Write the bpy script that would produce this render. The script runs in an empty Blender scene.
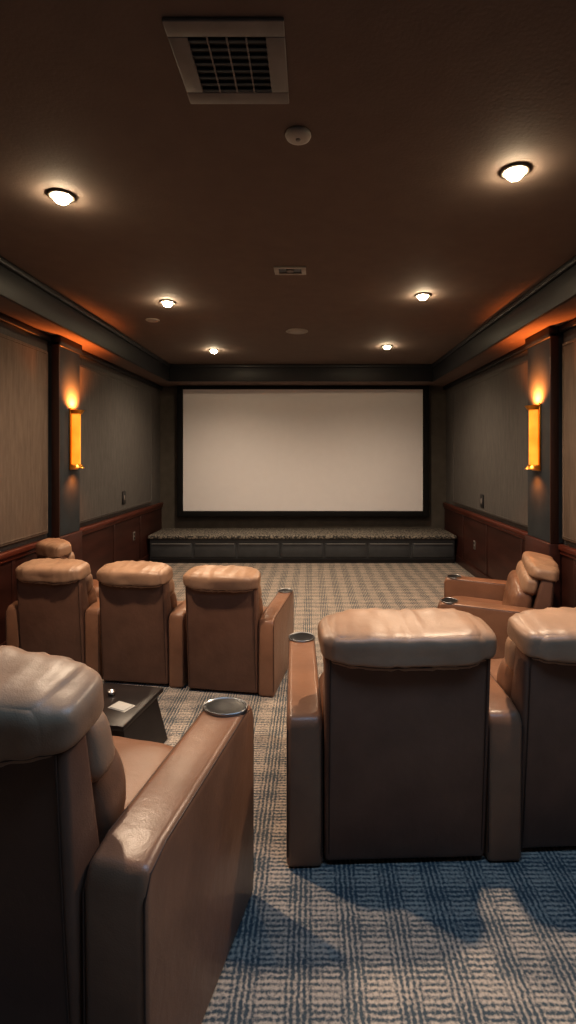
import bpy, bmesh, math
from mathutils import Vector, Matrix, noise
S=bpy.context.scene
S.view_settings.view_transform='Standard'
try: S.view_settings.look='Medium High Contrast'
except Exception: pass
S.view_settings.exposure=.2
R=math.radians
# ---------------------------------------------------------------- materials
def newmat(n):
    m=bpy.data.materials.new(n); m.use_nodes=True
    nt=m.node_tree; b=nt.nodes['Principled BSDF']
    return m,nt,b
def nd(nt,t,**k):
    n=nt.nodes.new(t)
    for a,v in k.items(): setattr(n,a,v)
    return n
def simple(n,col,rough=.5,metal=0,var=.12,scale=8,bump=.0,bscale=80,emis=None,es=0,stretch=(1,1,1)):
    m,nt,b=newmat(n)
    tc=nd(nt,'ShaderNodeTexCoord'); mp=nd(nt,'ShaderNodeMapping'); mp.inputs['Scale'].default_value=stretch
    nt.links.new(tc.outputs['Object'],mp.inputs[0])
    nz=nd(nt,'ShaderNodeTexNoise'); nz.inputs['Scale'].default_value=scale; nz.inputs['Detail'].default_value=5
    nt.links.new(mp.outputs[0],nz.inputs['Vector'])
    cr=nd(nt,'ShaderNodeValToRGB')
    cr.color_ramp.elements[0].position=.3; cr.color_ramp.elements[1].position=.7
    cr.color_ramp.elements[0].color=tuple(c*(1-var) for c in col)+(1,)
    cr.color_ramp.elements[1].color=tuple(min(1,c*(1+var)) for c in col)+(1,)
    nt.links.new(nz.outputs[0],cr.inputs[0]); nt.links.new(cr.outputs[0],b.inputs['Base Color'])
    b.inputs['Roughness'].default_value=rough; b.inputs['Metallic'].default_value=metal
    if bump:
        n2=nd(nt,'ShaderNodeTexNoise'); n2.inputs['Scale'].default_value=bscale; n2.inputs['Detail'].default_value=4
        nt.links.new(mp.outputs[0],n2.inputs['Vector'])
        bp=nd(nt,'ShaderNodeBump'); bp.inputs['Strength'].default_value=bump; bp.inputs['Distance'].default_value=.01
        nt.links.new(n2.outputs[0],bp.inputs['Height']); nt.links.new(bp.outputs[0],b.inputs['Normal'])
    if emis:
        b.inputs['Emission Color'].default_value=emis+(1,); b.inputs['Emission Strength'].default_value=es
    return m
def leather(n,col,rough=.42):
    m,nt,b=newmat(n)
    tc=nd(nt,'ShaderNodeTexCoord')
    nz=nd(nt,'ShaderNodeTexNoise'); nz.inputs['Scale'].default_value=5; nz.inputs['Detail'].default_value=6
    vo=nd(nt,'ShaderNodeTexVoronoi'); vo.inputs['Scale'].default_value=260
    n2=nd(nt,'ShaderNodeTexNoise'); n2.inputs['Scale'].default_value=14; n2.inputs['Detail'].default_value=3
    for x in (nz,vo,n2): nt.links.new(tc.outputs['Object'],x.inputs['Vector'])
    cr=nd(nt,'ShaderNodeValToRGB'); e=cr.color_ramp.elements
    e[0].position=.3;e[1].position=.72
    e[0].color=tuple(c*.82 for c in col)+(1,); e[1].color=tuple(c*1.12 for c in col)+(1,)
    nt.links.new(nz.outputs[0],cr.inputs[0]); nt.links.new(cr.outputs[0],b.inputs['Base Color'])
    b.inputs['Roughness'].default_value=rough
    b1=nd(nt,'ShaderNodeBump'); b1.inputs['Strength'].default_value=.12; b1.inputs['Distance'].default_value=.002
    b2=nd(nt,'ShaderNodeBump'); b2.inputs['Strength'].default_value=.22; b2.inputs['Distance'].default_value=.012
    nt.links.new(n2.outputs[0],b2.inputs['Height'])
    nt.links.new(vo.outputs['Distance'],b1.inputs['Height']); nt.links.new(b2.outputs[0],b1.inputs['Normal'])
    nt.links.new(b1.outputs[0],b.inputs['Normal'])
    return m
M={}
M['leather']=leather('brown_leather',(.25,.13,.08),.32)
M['leather_shaded']=leather('brown_leather_shaded',(.17,.09,.062),.42)  # same leather, darkened so the shade on the chair backs is in its colour
M['leather_lit']=leather('brown_leather_lit',(.40,.245,.16),.40)  # same leather, lightened to paint in the light falling on the headrests
M['stitch']=simple('leather_piping',(.07,.036,.026),.5)
M['chrome']=simple('brushed_steel',(.6,.6,.6),.28,1)
M['ring']=simple('gunmetal_ring',(.34,.35,.37),.35,1)
M['black']=simple('black_plastic',(.012,.012,.014),.35)
M['ceil']=simple('ceiling_paint',(.165,.122,.102),.85,bump=.1,bscale=60,var=.05)
M['soff']=simple('soffit_paint',(.17,.12,.10),.8,bump=.1,var=.05)
M['beam']=simple('dark_crown_moulding',(.018,.019,.023),.5)
M['white']=simple('off_white_metal',(.36,.33,.30),.5)
M['grey']=simple('grey_plastic',(.21,.19,.18),.5)
M['taupe']=simple('taupe_fabric',(.18,.135,.105),.9,var=.16,scale=40,bump=.4,bscale=140,stretch=(1,1,.12))  # same cloth as the slate panels, in a browner tone
M['slate']=simple('slate_fabric',(.12,.114,.110),.9,var=.14,scale=40,bump=.4,bscale=140,stretch=(1,1,.15))
M['pil']=simple('pilaster_paint',(.042,.052,.062),.6)
M['pilwood']=simple('pilaster_wood',(.045,.02,.014),.4,var=.3,scale=12,stretch=(1,1,.1))
M['mahog']=simple('mahogany_panel',(.052,.018,.013),.4,var=.35,scale=10,stretch=(1,.15,1))
M['rail']=simple('mahogany_rail',(.12,.033,.02),.3,var=.3,scale=14,stretch=(1,.1,1))
M['backw']=simple('back_wall_paint',(.115,.103,.088),.85)
M['frame']=simple('velvet_frame',(.006,.006,.007),.9)
M['screen']=simple('projection_screen',(.88,.87,.90),.95,var=.01)
M['cab']=simple('stage_cabinet',(.06,.066,.074),.4)
M['cabtrim']=simple('stage_nosing',(.2,.2,.2),.4)
M['table']=simple('espresso_wood',(.022,.018,.018),.35,var=.3,scale=10,stretch=(.2,1,1))
M['paper']=simple('paper',(.5,.48,.45),.8,var=.03)
M['brass']=simple('brass',(.8,.36,.07),.3,1)
M['bulb']=simple('lamp_lens',(1,.9,.75),.4,emis=(1,.80,.54),es=200)
M['trimring']=simple('downlight_trim',(.16,.13,.11),.6)
# amber glass
m,nt,b=newmat('amber_glass'); M['amber']=m
tc=nd(nt,'ShaderNodeTexCoord'); wv=nd(nt,'ShaderNodeTexNoise'); wv.inputs['Scale'].default_value=6; nt.links.new(tc.outputs['Object'],wv.inputs['Vector'])
cr=nd(nt,'ShaderNodeValToRGB'); cr.color_ramp.elements[0].position=.35; cr.color_ramp.elements[1].position=.7
cr.color_ramp.elements[0].color=(.85,.20,.012,1); cr.color_ramp.elements[1].color=(1,.36,.04,1)
nt.links.new(wv.outputs[0],cr.inputs[0]); nt.links.new(cr.outputs[0],b.inputs['Emission Color']); b.inputs['Emission Strength'].default_value=.95
b.inputs['Base Color'].default_value=(.7,.3,.05,1); b.inputs['Roughness'].default_value=.3
# speckled stage top
m,nt,b=newmat('stage_carpet_speckle')
tc=nd(nt,'ShaderNodeTexCoord'); vo=nd(nt,'ShaderNodeTexNoise'); vo.inputs['Scale'].default_value=38; vo.inputs['Detail'].default_value=3
nt.links.new(tc.outputs['Object'],vo.inputs['Vector'])
cr=nd(nt,'ShaderNodeValToRGB'); cr.color_ramp.elements[0].position=.44; cr.color_ramp.elements[1].position=.6
cr.color_ramp.elements[0].color=(.04,.042,.042,1); cr.color_ramp.elements[1].color=(.30,.27,.23,1)
nt.links.new(vo.outputs[0],cr.inputs[0]); nt.links.new(cr.outputs[0],b.inputs['Base Color']); b.inputs['Roughness'].default_value=.9
M['granite']=m
# carpet : woven tweed / soft plaid
m,nt,b=newmat('woven_plaid_carpet'); M['carpet']=m
L=nt.links.new
tc=nd(nt,'ShaderNodeTexCoord')
nzd=nd(nt,'ShaderNodeTexNoise'); nzd.inputs['Scale'].default_value=34; nzd.inputs['Detail'].default_value=4
L(tc.outputs['Object'],nzd.inputs['Vector'])
sub=nd(nt,'ShaderNodeVectorMath',operation='SUBTRACT'); L(nzd.outputs['Color'],sub.inputs[0]); sub.inputs[1].default_value=(.5,.5,.5)
sc=nd(nt,'ShaderNodeVectorMath',operation='SCALE'); L(sub.outputs[0],sc.inputs[0]); sc.inputs['Scale'].default_value=.013
ad=nd(nt,'ShaderNodeVectorMath',operation='ADD'); L(tc.outputs['Object'],ad.inputs[0]); L(sc.outputs[0],ad.inputs[1])
sx=nd(nt,'ShaderNodeSeparateXYZ'); L(ad.outputs[0],sx.inputs[0])
def mth(op,a,bb=None,c=None):
    n=nd(nt,'ShaderNodeMath',operation=op)
    for i,v in enumerate((a,bb,c)):
        if v is None: continue
        if isinstance(v,(int,float)): n.inputs[i].default_value=v
        else: L(v,n.inputs[i])
    return n.outputs[0]
def sinw(s,period): return mth('MULTIPLY_ADD',mth('SINE',mth('MULTIPLY',s,2*math.pi/period)),.5,.5)
fx=sinw(sx.outputs[0],.019); fy=sinw(sx.outputs[1],.020)
bx=sinw(sx.outputs[0],.17); by=sinw(sx.outputs[1],.14)
sbx=mth('MINIMUM',mth('MAXIMUM',mth('MULTIPLY_ADD',bx,2.2,-.6),0),1); sby=mth('MINIMUM',mth('MAXIMUM',mth('MULTIPLY_ADD',by,2.2,-.6),0),1)
chk=mth('ADD',mth('MULTIPLY',sbx,.65),.15)
w=mth('ADD',mth('MULTIPLY',fy,chk),mth('MULTIPLY',fx,mth('SUBTRACT',.95,chk)))
w=mth('MULTIPLY',w,.64)
w=mth('ADD',w,mth('MULTIPLY_ADD',mth('ADD',sbx,sby),.14,-.10))
nf=nd(nt,'ShaderNodeTexNoise'); nf.inputs['Scale'].default_value=95; nf.inputs['Detail'].default_value=3; L(tc.outputs['Object'],nf.inputs['Vector'])
w=mth('ADD',w,mth('MULTIPLY_ADD',nf.outputs[0],1.6,-.80))
nl=nd(nt,'ShaderNodeTexNoise'); nl.inputs['Scale'].default_value=9; nl.inputs['Detail'].default_value=2; L(tc.outputs['Object'],nl.inputs['Vector'])
w=mth('ADD',w,mth('MULTIPLY_ADD',nl.outputs[0],.4,-.2))
cr=nd(nt,'ShaderNodeValToRGB'); cr.color_ramp.elements[0].position=.08; cr.color_ramp.elements[1].position=.72
cr.color_ramp.elements[0].color=(.075,.095,.11,1); cr.color_ramp.elements[1].color=(.54,.44,.36,1)
L(w,cr.inputs[0]); L(cr.outputs[0],b.inputs['Base Color']); b.inputs['Roughness'].default_value=.95
bp=nd(nt,'ShaderNodeBump'); bp.inputs['Strength'].default_value=.5; bp.inputs['Distance'].default_value=.005
L(w,bp.inputs['Height']); L(bp.outputs[0],b.inputs['Normal'])
# ---------------------------------------------------------------- helpers
def link(o,parent=None):
    S.collection.objects.link(o)
    if parent: o.parent=parent
    return o
def empty(n,loc=(0,0,0),rz=0,sc=(1,1,1)):
    e=bpy.data.objects.new(n,None); e.empty_display_size=.2; e.location=loc; e.rotation_euler=(0,0,rz); e.scale=sc
    return link(e)
def meshobj(n,verts,faces,mat,parent=None,smooth=False):
    me=bpy.data.meshes.new(n); me.from_pydata(verts,[],faces); me.update()
    me.materials.append(mat)
    if smooth:
        for p in me.polygons: p.use_smooth=True
    return link(bpy.data.objects.new(n,me),parent)
def bev(o,w,seg=2):
    m=o.modifiers.new('bevel','BEVEL'); m.width=w; m.segments=seg; m.limit_method='ANGLE'; m.angle_limit=R(35)
    for p in o.data.polygons: p.use_smooth=True
    return o
def box(n,x0,x1,y0,y1,z0,z1,mat,parent=None,b=0,seg=2):
    v=[(x,y,z) for x in (x0,x1) for y in (y0,y1) for z in (z0,z1)]
    f=[(0,1,3,2),(4,6,7,5),(0,4,5,1),(2,3,7,6),(0,2,6,4),(1,5,7,3)]
    o=meshobj(n,v,f,mat,parent)
    if b: bev(o,b,seg)
    return o
def boxes(n,lst,mat,parent=None,b=0):
    v=[];f=[]
    for (x0,x1,y0,y1,z0,z1) in lst:
        k=len(v); v+=[(x,y,z) for x in (x0,x1) for y in (y0,y1) for z in (z0,z1)]
        f+=[tuple(i+k for i in q) for q in [(0,1,3,2),(4,6,7,5),(0,4,5,1),(2,3,7,6),(0,2,6,4),(1,5,7,3)]]
    o=meshobj(n,v,f,mat,parent)
    if b: bev(o,b,2)
    return o
def prism(n,prof,x0,x1,mat,parent=None,b=.02,seg=3):
    """profile in (y,z), extruded along x"""
    k=len(prof); v=[(x0,p[0],p[1]) for p in prof]+[(x1,p[0],p[1]) for p in prof]
    f=[tuple(range(k)),tuple(range(2*k-1,k-1,-1))]
    for i in range(k):
        j=(i+1)%k; f.append((i,i+k,j+k,j))
    o=meshobj(n,v,f,mat,parent)
    bm=bmesh.new(); bm.from_mesh(o.data); bmesh.ops.recalc_face_normals(bm,faces=bm.faces); bm.to_mesh(o.data); bm.free()
    if b: bev(o,b,seg)
    return o
def lathe(n,prof,loc,mat,parent=None,seg=32,smooth=True):
    v=[];f=[]
    for r,z in prof:
        for i in range(seg):
            a=2*math.pi*i/seg; v.append((loc[0]+r*math.cos(a),loc[1]+r*math.sin(a),loc[2]+z))
    for j in range(len(prof)-1):
        for i in range(seg):
            i2=(i+1)%seg; f.append((j*seg+i,j*seg+i2,(j+1)*seg+i2,(j+1)*seg+i))
    f.append(tuple(range(seg))[::-1]); f.append(tuple((len(prof)-1)*seg+i for i in range(seg)))
    o=meshobj(n,v,f,mat,parent)
    for p in o.data.polygons: p.use_smooth = len(p.vertices)==4 and smooth
    return o
def tube(n,pts,r,mat,parent=None,cyclic=False):
    c=bpy.data.curves.new(n,'CURVE'); c.dimensions='3D'; c.bevel_depth=r; c.bevel_resolution=1
    sp=c.splines.new('POLY'); sp.points.add(len(pts)-1)
    for i,p in enumerate(pts): sp.points[i].co=(p[0],p[1],p[2],1)
    sp.use_cyclic_u=cyclic
    c.materials.append(mat)
    return link(bpy.data.objects.new(n,c),parent)
def sq(u,p,e):
    linf=max(abs(a) for a in u); lp=sum(abs(a)**e for a in u)**(1/e)
    k=linf/lp if lp>0 else 0
    return Vector((u[0]*k,u[1]*k,u[2]*k))
def puffy(n,size,loc,rot,mat,parent,e=4.5,N=22,seams=(),wr=.008,bulge=.08,seed=0,pipe=None):
    """superquadric cushion with pinched seams, wrinkles and piping"""
    Mx=Matrix.Translation(loc)@Matrix.Rotation(rot,4,'X')
    h=[s/2 for s in size]
    def mp(u):
        q=sq(u,0,e)
        g=1.0
        for ax,pos,wd,dp in seams:
            g-=dp*math.exp(-((u[ax]-pos)/wd)**2)
        p=Vector((q[0]*h[0],q[1]*h[1],q[2]*h[2]))
        s=1+bulge*(1-min(1,abs(u[0]))**4)
        p=Vector((p[0]*(1-(1-g)*.35),p[1]*s*g,p[2]*s*(g if abs(u[2])<.99 else 1)))
        nn=.8*noise.noise(Vector((p[0]*7+seed*7.3,p[1]*7,p[2]*9)))+.55*noise.noise(Vector((p[0]*36+seed,p[1]*6,p[2]*6)))*(.4+abs(q[2]))
        d=p.normalized()
        return Mx@(p+d*wr*nn)
    bm=bmesh.new(); vs={}
    def gv(i,j,k):
        t=(i,j,k)
        if t not in vs: vs[t]=bm.verts.new(mp(tuple(math.sin((2*a/N-1)*math.pi/2*.9)/math.sin(math.pi/2*.9) for a in t)))
        return vs[t]
    for a in range(N):
        for c in range(N):
            for s in (0,N):
                for o in (lambda p,q:(s,p,q),lambda p,q:(p,s,q),lambda p,q:(p,q,s)):
                    bm.faces.new([gv(*o(a,c)),gv(*o(a+1,c)),gv(*o(a+1,c+1)),gv(*o(a,c+1))])
    bmesh.ops.recalc_face_normals(bm,faces=bm.faces)
    me=bpy.data.meshes.new(n); bm.to_mesh(me); bm.free(); me.materials.append(mat)
    for p in me.polygons: p.use_smooth=True
    o=link(bpy.data.objects.new(n,me),parent)
    if pipe is not None:
        for q,(ax,pos) in enumerate(pipe):
            pts=[]
            per=[]
            K=18
            for i in range(K): per.append((-1+2*i/K,-1))
            for i in range(K): per.append((1,-1+2*i/K))
            for i in range(K): per.append((1-2*i/K,1))
            for i in range(K): per.append((-1,1-2*i/K))
            for a,c in per:
                u=[0,0,0]; oth=[i for i in range(3) if i!=ax]; u[ax]=pos; u[oth[0]]=a; u[oth[1]]=c
                pts.append(mp(u))
            tube(n+'_piping_%d'%(q+1),pts,.003,M['stitch'],parent,True)
    return o
# ---------------------------------------------------------------- room
XL,XR,YB,YF=-2.55,2.25,-1.6,8.6
ZC,ZS=3.05,2.80
box('floor',XL-.1,XR+.1,YB-.1,YF+.1,-.1,0,M['carpet'])
box('ceiling',XL-.1,XR+.1,YB-.1,YF+.1,ZC,ZC+.1,M['ceil'])
box('wall_left',XL-.1,XL,YB,YF,0,ZC,M['slate'])
box('wall_right',XR,XR+.1,YB,YF,0,ZC,M['slate'])
box('wall_front',XL-.1,XR+.1,YF,YF+.1,0,ZC,M['backw'])
box('wall_back',XL-.1,XR+.1,YB-.1,YB,0,ZC,M['backw'])
XSL,XSR,YS=-2.24,1.90,7.95
def soffit(n,x0,x1,y0,y1):
    e=empty(n)
    box('soffit_body',x0,x1,y0,y1,ZS,ZC,M['soff'],e)
    return e
e=soffit('ceiling_soffit',XL,XSL,YB,YF)
box('crown_face',XSL,XSL+.03,YB,YS,ZS-.01,ZC-.001,M['beam'],e,.004); box('crown_lip',XSL+.03,XSL+.06,YB,YS,ZC-.05,ZC-.001,M['beam'],e,.01)
e=soffit('ceiling_soffit',XSR,XR,YB,YF)
box('crown_face',XSR-.03,XSR,YB,YS,ZS-.01,ZC-.001,M['beam'],e,.004); box('crown_lip',XSR-.06,XSR-.03,YB,YS,ZC-.05,ZC-.001,M['beam'],e,.01)
e=soffit('ceiling_soffit',XSL,XSR,YS,YF)
box('crown_face',XSL+.03,XSR-.03,YS-.03,YS,ZS-.01,ZC-.001,M['beam'],e,.004); box('crown_lip',XSL+.06,XSR-.06,YS-.06,YS-.03,ZC-.05,ZC-.001,M['beam'],e,.01)
# wainscot, rails, baseboards
ti=[0]
def trim(*a,**k):
    ti[0]+=1; return box('trim_%d'%ti[0],*a,**k)
for sd,xw,s in (('left',XL,1),('right',XR,-1)):
    x=lambda a,b:(min(xw+s*a,xw+s*b),max(xw+s*a,xw+s*b))
    a,b_=x(0,.025); trim(a,b_,YB,YF,.0,.80,M['mahog'])
    a,b_=x(0,.055); trim(a,b_,YB,YF,.80,.855,M['rail'],b=.012)
    a,b_=x(0,.04); trim(a,b_,YB,YF,.765,.80,M['rail'],b=.008)
    a,b_=x(.025,.045); o=box('baseboard_'+sd,a,b_,YB,YF,0,.12,M['mahog'],b=.006)
    a,b_=x(.025,.032)
    e=empty('wainscot_stiles')
    ys=[-1.2,-.1,1.0,2.1,3.2,4.3,5.4,6.5,7.5]
    boxes('stiles',[(a,b_,y,y+.05,.12,.765) for y in ys],M['mahog'],e,.003)
    a,b_=x(0,.05); trim(a,b_,YB,YF,ZS-.06,ZS-.001,M['beam'],b=.015)
# upholstered wall panels
def wallpanel(xw,s,y0,y1,mat):
    e=empty('acoustic_wall_panel')
    z0,z1=.90,2.64
    xs=sorted((xw+s*.001,xw+s*.035))
    box('fabric',xs[0],xs[1],y0,y1,z0,z1,mat,e,.014,3)
    xo=xw+s*.036
    tube('welt',[(xo,y0+.03,z0+.03),(xo,y1-.03,z0+.03),(xo,y1-.03,z1-.03),(xo,y0+.03,z1-.03)],.006,mat,e,True)
PL=(4.93,5.36); PR=(4.58,5.06)
wallpanel(XL,1,PL[1]+.02,8.05,M['slate']); wallpanel(XL,1,2.6,PL[0]-.04,M['taupe']); wallpanel(XL,1,-.2,2.5,M['taupe'])
wallpanel(XR,-1,PR[1]+.02,8.05,M['slate']); wallpanel(XR,-1,2.4,PR[0]-.04,M['taupe']); wallpanel(XR,-1,-.2,2.3,M['taupe'])
def pilaster(xw,s,y0,y1):
    e=empty('pilaster')
    xs=sorted((xw+s*.001,xw+s*.12))
    box('shaft',xs[0],xs[1],y0,y1,.86,ZS-.06,M['pil'],e,.006)
    xs=sorted((xw+s*.05,xw+s*.125))
    box('wood_edge',xs[0],xs[1],y0-.02,y0-.001,.86,ZS-.06,M['pilwood'],e,.004)
    xs=sorted((xw+s*.03,xw+s*.14))
    box('plinth',xs[0],xs[1],y0-.02,y1+.02,.0,.86,M['mahog'],e,.01)
    box('capital',xs[0],xs[1],y0-.02,y1+.02,ZS-.10,ZS-.002,M['beam'],e,.012)
pilaster(XL,1,*PL); pilaster(XR,-1,*PR)
def sconce(xw,s,y,z0,z1):
    e=empty('wall_sconce')
    x0=xw+s*.122
    xs=sorted((x0,x0+s*.015)); box('backplate',xs[0],xs[1],y-.085,y+.085,z0,z1,M['brass'],e,.004)
    K=14; v=[];f=[]
    zs=[z0+.05,z1-.05]
    for z in zs:
        for i in range(K+1):
            a=math.pi*i/K; v.append((x0+s*(.015+.06*math.sin(a)),y-.056*math.cos(a),z))
    for i in range(K): f.append((i,i+1,K+2+i,K+1+i))
    meshobj('glass_shade',v,f,M['amber'],e,True)
    def cap(nm,za,zb,ra,rb):
        v=[]
        for z,r_ in ((za,ra),(zb,rb)):
            for i in range(K+1):
                a=math.pi*i/K; v.append((x0+s*(.015+r_*math.sin(a)),y-(r_-.008)*math.cos(a),z))
        f=[(i,i+1,K+2+i,K+1+i) for i in range(K)]+[tuple(range(K+1)),tuple(range(2*K+1,K,-1))]
        bev(meshobj(nm,v,f,M['brass'],e),.002)
    cap('rim_top',z1-.055,z1-.015,.072,.098); cap('rim_bottom',z0+.015,z0+.055,.098,.072)
    for dz,up in ((z1+.02,1),(z0-.02,-1)):
        l=bpy.data.lights.new('sconce_lamp','SPOT'); l.energy=85 if up>0 else 10; l.color=(1,.25,.045); l.spot_size=R(140); l.spot_blend=.9; l.shadow_soft_size=.03
        o=bpy.data.objects.new('lamp',l); o.location=(x0+s*.09,y,dz); o.rotation_euler=(R(180) if up>0 else 0,R(-40*s) if up>0 else 0,0); link(o,e)
sconce(XL,1,5.20,1.50,2.12); sconce(XR,-1,4.84,1.50,2.13)
# wall plates
def plate(xw,s,y,z):
    e=empty('light_switch')
    xs=sorted((xw+s*.036,xw+s*.046)); box('plate',xs[0],xs[1],y-.06,y+.06,z-.085,z+.085,M['black'],e,.004)
    xs=sorted((xw+s*.046,xw+s*.054)); box('rocker',xs[0],xs[1],y-.02,y+.02,z-.035,z+.035,M['grey'],e,.002)
plate(XL,1,6.83,1.08); plate(XR,-1,6.65,1.05)
def outlet(xw,s,y,z):
    e=empty('power_outlet')
    xs=sorted((xw+s*.026,xw+s*.034)); box('plate',xs[0],xs[1],y-.04,y+.04,z-.06,z+.06,M['grey'],e,.003)
    xs=sorted((xw+s*.034,xw+s*.038)); boxes('sockets',[(xs[0],xs[1],y-.018,y+.018,z+d-.016,z+d+.016) for d in (-.028,.028)],M['black'],e,.001)
outlet(XL,1,7.25,.5); outlet(XR,-1,7.0,.42)
# screen
e=empty('projection_screen')
sx0,sx1,sz0,sz1=-2.14,1.84,.72,2.74
box('screen_surface',sx0,sx1,8.50,8.52,sz0,sz1,M['screen'],e)
t=.09
boxes('frame',[(sx0-t,sx0,8.45,8.56,sz0-t,sz1+.05),(sx1,sx1+t,8.45,8.56,sz0-t,sz1+.05),(sx0,sx1,8.45,8.56,sz1,sz1+.05),(sx0,sx1,8.45,8.56,sz0-t,sz0)],M['frame'],e,.008)
box('mounting',-1,.8,8.56,8.599,1.2,2.2,M['black'],e)
# stage
e=empty('screen_stage')
SX0,SX1=XL+.05,XR-.05
box('body',SX0+.02,SX1-.02,7.83,8.58,.0,.37,M['cab'],e)
box('carpet_top',SX0,SX1,7.78,8.585,.37,.425,M['granite'],e,.015)
n=7; wd=(SX1-SX0-.04)/n
boxes('drawer_fronts',[(SX0+.02+i*wd+.02,SX0+.02+(i+1)*wd-.02,7.805,7.832,.09,.30) for i in range(n)],M['cab'],e,.006)
boxes('drawer_pulls',[(SX0+.02+i*wd+.04,SX0+.02+(i+1)*wd-.04,7.79,7.81,.288,.30) for i in range(n)],M['cabtrim'],e,.003)
box('toe_kick',SX0+.03,SX1-.03,7.815,7.83,.0,.06,M['black'],e)
# ---------------------------------------------------------------- ceiling fixtures
def downlight(x,y,en):
    e=empty('recessed_downlight')
    lathe('trim_ring',[(.042,-.004),(.047,-.010),(.066,-.010),(.072,-.001)],(x,y,ZC),M['trimring'],e)
    lathe('lens',[(.042,-.010),(.040,-.024),(.028,-.038),(.01,-.043)],(x,y,ZC),M['bulb'],e)
    l=bpy.data.lights.new('downlight','SPOT'); l.energy=en; l.color=(1,.78,.57); l.spot_size=R(150); l.spot_blend=.9; l.shadow_soft_size=.05
    o=bpy.data.objects.new('lamp',l); o.location=(x,y,ZC-.05); link(o,e)
for x,y,en in ((-1.35,2.76,150),(-1.32,4.68,92),(-1.31,6.83,112),(1.0,2.52,150),(.97,4.48,92),(.965,6.58,112)):
    downlight(x,y,en)
# big vent
e=empty('ceiling_air_vent')
vx,vy,h=-.285,1.83,.195
boxes('flange',[(vx-h,vx+h,vy-h,vy-h+.065,ZC-.014,ZC-.001),(vx-h,vx+h,vy+h-.065,vy+h,ZC-.014,ZC-.001),(vx-h,vx-h+.065,vy-h+.065,vy+h-.065,ZC-.014,ZC-.001),(vx+h-.065,vx+h,vy-h+.065,vy+h-.065,ZC-.014,ZC-.001)],M['grey'],e,.004)
box('duct_dark',vx-h+.06,vx+h-.06,vy-h+.06,vy+h-.06,ZC-.004,ZC-.001,M['black'],e)
gi=h-.065
boxes('louvres',[(vx-gi,vx+gi,vy-gi+.02+i*.033-.006,vy-gi+.02+i*.033+.006,ZC-.012,ZC-.005) for i in range(8)],M['pil'],e,.001)
boxes('grille_bars',[(vx-.003+d,vx+.003+d,vy-gi,vy+gi,ZC-.014,ZC-.006) for d in (-.065,0,.065)],M['grey'],e)
e=empty('smoke_detector'); lathe('body',[(.055,-.001),(.057,-.010),(.052,-.02),(.035,-.026),(.012,-.027)],(-.06,2.23,ZC),M['white'],e)
lathe('sensor',[(.012,-.027),(.010,-.031),(.004,-.032)],(-.06,2.23,ZC),M['grey'],e,16)
e=empty('small_ceiling_vent')  # small ceiling vent with a disc in its slot
px,py=-.165,3.87
boxes('flange',[(px-.12,px+.12,py-.075,py-.05,ZC-.014,ZC-.001),(px-.12,px+.12,py+.05,py+.075,ZC-.014,ZC-.001),(px-.12,px-.085,py-.05,py+.05,ZC-.014,ZC-.001),(px+.085,px+.12,py-.05,py+.05,ZC-.014,ZC-.001)],M['white'],e,.003)
box('dark_slot',px-.085,px+.085,py-.05,py+.05,ZC-.006,ZC-.001,M['black'],e)
lathe('lens',[(.03,-.006),(.03,-.012),(.02,-.014)],(px,py,ZC),M['grey'],e,20)
for (x,y,r) in ((-.17,5.78,.125),(-1.65,5.3,.07)):
    e=empty('ceiling_speaker'); lathe('rim',[(r,-.001),(r,-.008),(r*.9,-.013),(r*.86,-.009)],(x,y,ZC),M['white'],e)
    lathe('grille',[(r*.86,-.008),(r*.5,-.012),(.01,-.013)],(x,y,ZC),M['white'],e)
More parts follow.
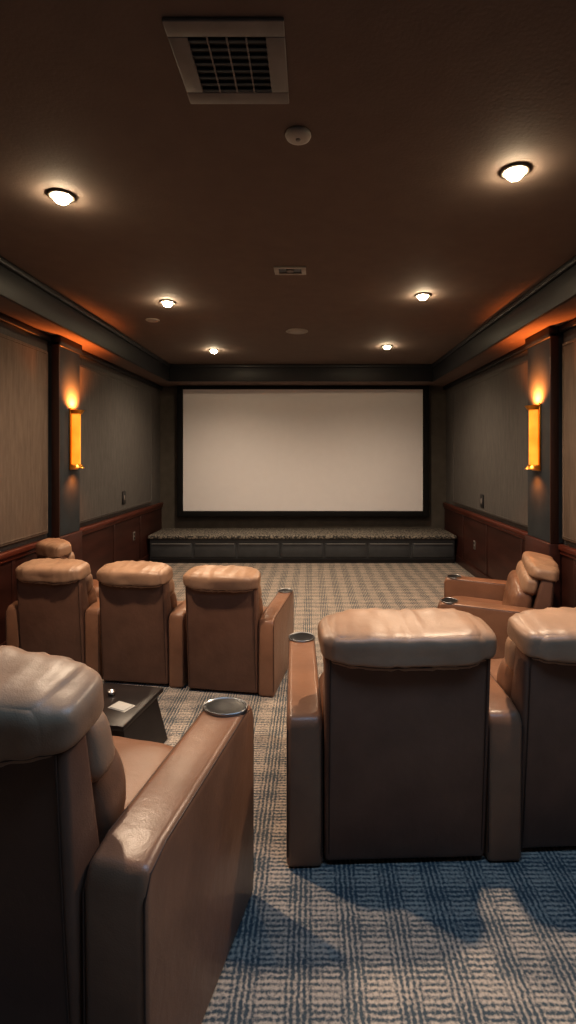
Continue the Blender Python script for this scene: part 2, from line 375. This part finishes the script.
# ---------------------------------------------------------------- recliner
BW,AW=.66,.147
def recliner(loc,rz,sc=(1,1,1),left=True,right=True,seed=0):
    e=empty('theater_recliner',loc,R(rz),sc)
    hw=BW/2
    prism('back_shell',[(.006,.02),(-.035,.50),(-.065,.87),(.03,.90),(.12,.50),(.20,.02)],-hw+.003,hw-.003,M['leather_shaded'],e,.022,4)
    for s in (-1,1):
        x=s*(hw-.022)
        tube('back_seam_%d'%(1 if s<0 else 2),[(x,.003,.06),(x,-.0385,.50),(x,-.068,.86)],.003,M['stitch'],e)
    puffy('headrest_pillow',(BW+.03,.26,.145),(0,.012,.916),R(9),M['leather_lit'],e,e=4.2,N=34,seams=((2,-.72,.10,.05),),wr=.016,bulge=.08,seed=seed,pipe=((2,-.72),))
    puffy('neck_roll',(BW-.01,.16,.22),(0,.12,.80),R(12),M['leather_lit'],e,e=3.6,N=20,wr=.012,seed=seed+2)
    puffy('back_cushion',(BW-.02,.20,.44),(0,.20,.58),R(10),M['leather'],e,e=4,N=22,seams=((2,0,.08,.05),),wr=.009,seed=seed+1)
    puffy('seat_cushion',(BW-.01,.62,.20),(0,.53,.385),R(2),M['leather'],e,e=5,N=20,wr=.006,seed=seed+4,pipe=((2,.1),))
    prism('footrest',[(.76,.10),(.76,.33),(.85,.35),(.875,.30),(.87,.10)],-hw+.01,hw-.01,M['leather'],e,.022,3)
    box('base',-hw+.03,hw-.03,.10,.80,.002,.30,M['black'],e,.01)
    for s,on in ((-1,left),(1,right)):
        if not on: continue
        x0,x1=sorted((s*(hw+.002),s*(hw+AW)))
        prof=[(.0,.0015),(-.01,.565),(.015,.605),(.10,.622),(.80,.645),(.865,.635),(.885,.59),(.88,.0015)]
        nm='arm_%d'%(1 if s<0 else 2)
        prism(nm,prof,x0,x1,M['leather'],e,.022,5)
        xc=(x0+x1)/2
        for k,x in enumerate((x0+.004,x1-.004)):
            tube(nm+'_seam_%d'%(k+1),[(x,.003,.05),(x,-.006,.55),(x,.024,.592),(x,.11,.612),(x,.79,.634),(x,.85,.622),(x,.876,.58),(x,.872,.05)],.0028,M['stitch'],e)
        zt=.6455
        lathe(nm+'_cup_ring',[(.071,-.012),(.0735,.002),(.0725,.006),(.070,.006),(.068,.001)],(xc,.785,zt),M['ring'],e)
        lathe(nm+'_cup_well',[(.0675,-.004),(.0675,.003),(.064,.004),(.058,.0022),(.02,.002)],(xc,.785,zt),M['black'],e)
    return e
# near row
recliner((.375,2.05,0),2,left=True,right=True,seed=1)
recliner((1.175,2.12,0),3,(1,1,.985),left=False,right=True,seed=2)
recliner((-.915,1.29,0),-12,(1.15,.88,1.13),seed=3)
# front row
fs=(.77,.80,.87)
recliner((-.62,3.53,0),-9,fs,left=False,right=True,seed=4)
recliner((-1.27,3.66,0),-8,fs,left=False,right=True,seed=5)
recliner((-1.91,3.76,0),-7,fs,left=True,right=True,seed=6)
recliner((-2.29,4.52,0),-35,(.6,.6,.9),left=False,right=False,seed=7)
recliner((1.82,4.07,0),72,(1.0,.87,.84),seed=8)
# low table
e=empty('low_side_table',(-1.10,2.80,0),R(-10))
box('top',-.19,.19,-.20,.24,.26,.287,M['table'],e,.005)
for s in (-1,1):
    v=[(s*.225,-.18,.0),(s*.225,.22,.0),(s*.165,.20,.26),(s*.165,-.16,.26),(s*.20,-.18,.0),(s*.20,.22,.0),(s*.14,.20,.26),(s*.14,-.16,.26)]
    o=meshobj('leg_panel_%d'%(1 if s<0 else 2),v,[(0,1,2,3),(7,6,5,4),(0,4,5,1),(1,5,6,2),(2,6,7,3),(3,7,4,0)],M['table'],e)
box('front_panel',-.15,.15,-.15,-.13,.03,.26,M['table'],e,.003)
box('shelf',-.15,.15,-.12,.17,.08,.10,M['table'],e,.004)
e=empty('folded_leaflet',(-1.03,2.77,.2875),R(-25)); box('sheet',-.06,.06,-.04,.04,0,.002,M['paper'],e); box('cover',-.055,.05,-.036,.036,.002,.006,M['paper'],e,.001)
e=empty('small_cup',(-1.14,2.91,.287)); lathe('cup',[(.018,0),(.022,.022),(.020,.022),(.016,.004)],(0,0,0),M['chrome'],e,20)
# ---------------------------------------------------------------- cool fill light added out of view above the rear row, no fixture
l=bpy.data.lights.new('cool_fill_light','AREA'); l.energy=27; l.color=(.36,.66,1); l.shape='RECTANGLE'; l.size=2.4; l.size_y=.6
o=bpy.data.objects.new('cool_fill_light',l); o.location=(.6,.75,2.98); o.rotation_euler=(0,0,0); link(o)
w=bpy.data.worlds.new('World'); S.world=w; w.use_nodes=True
w.node_tree.nodes['Background'].inputs[0].default_value=(.05,.05,.06,1); w.node_tree.nodes['Background'].inputs[1].default_value=.3
# camera
cam=bpy.data.cameras.new('camera'); cam.sensor_width=36; cam.sensor_fit='AUTO'; cam.lens=18.0
cam.shift_x=-24/1024; cam.shift_y=-57/1024; cam.clip_start=.02
co=bpy.data.objects.new('camera',cam); co.location=(0,0,1.65); co.rotation_euler=(R(90),0,0); link(co)
S.camera=co
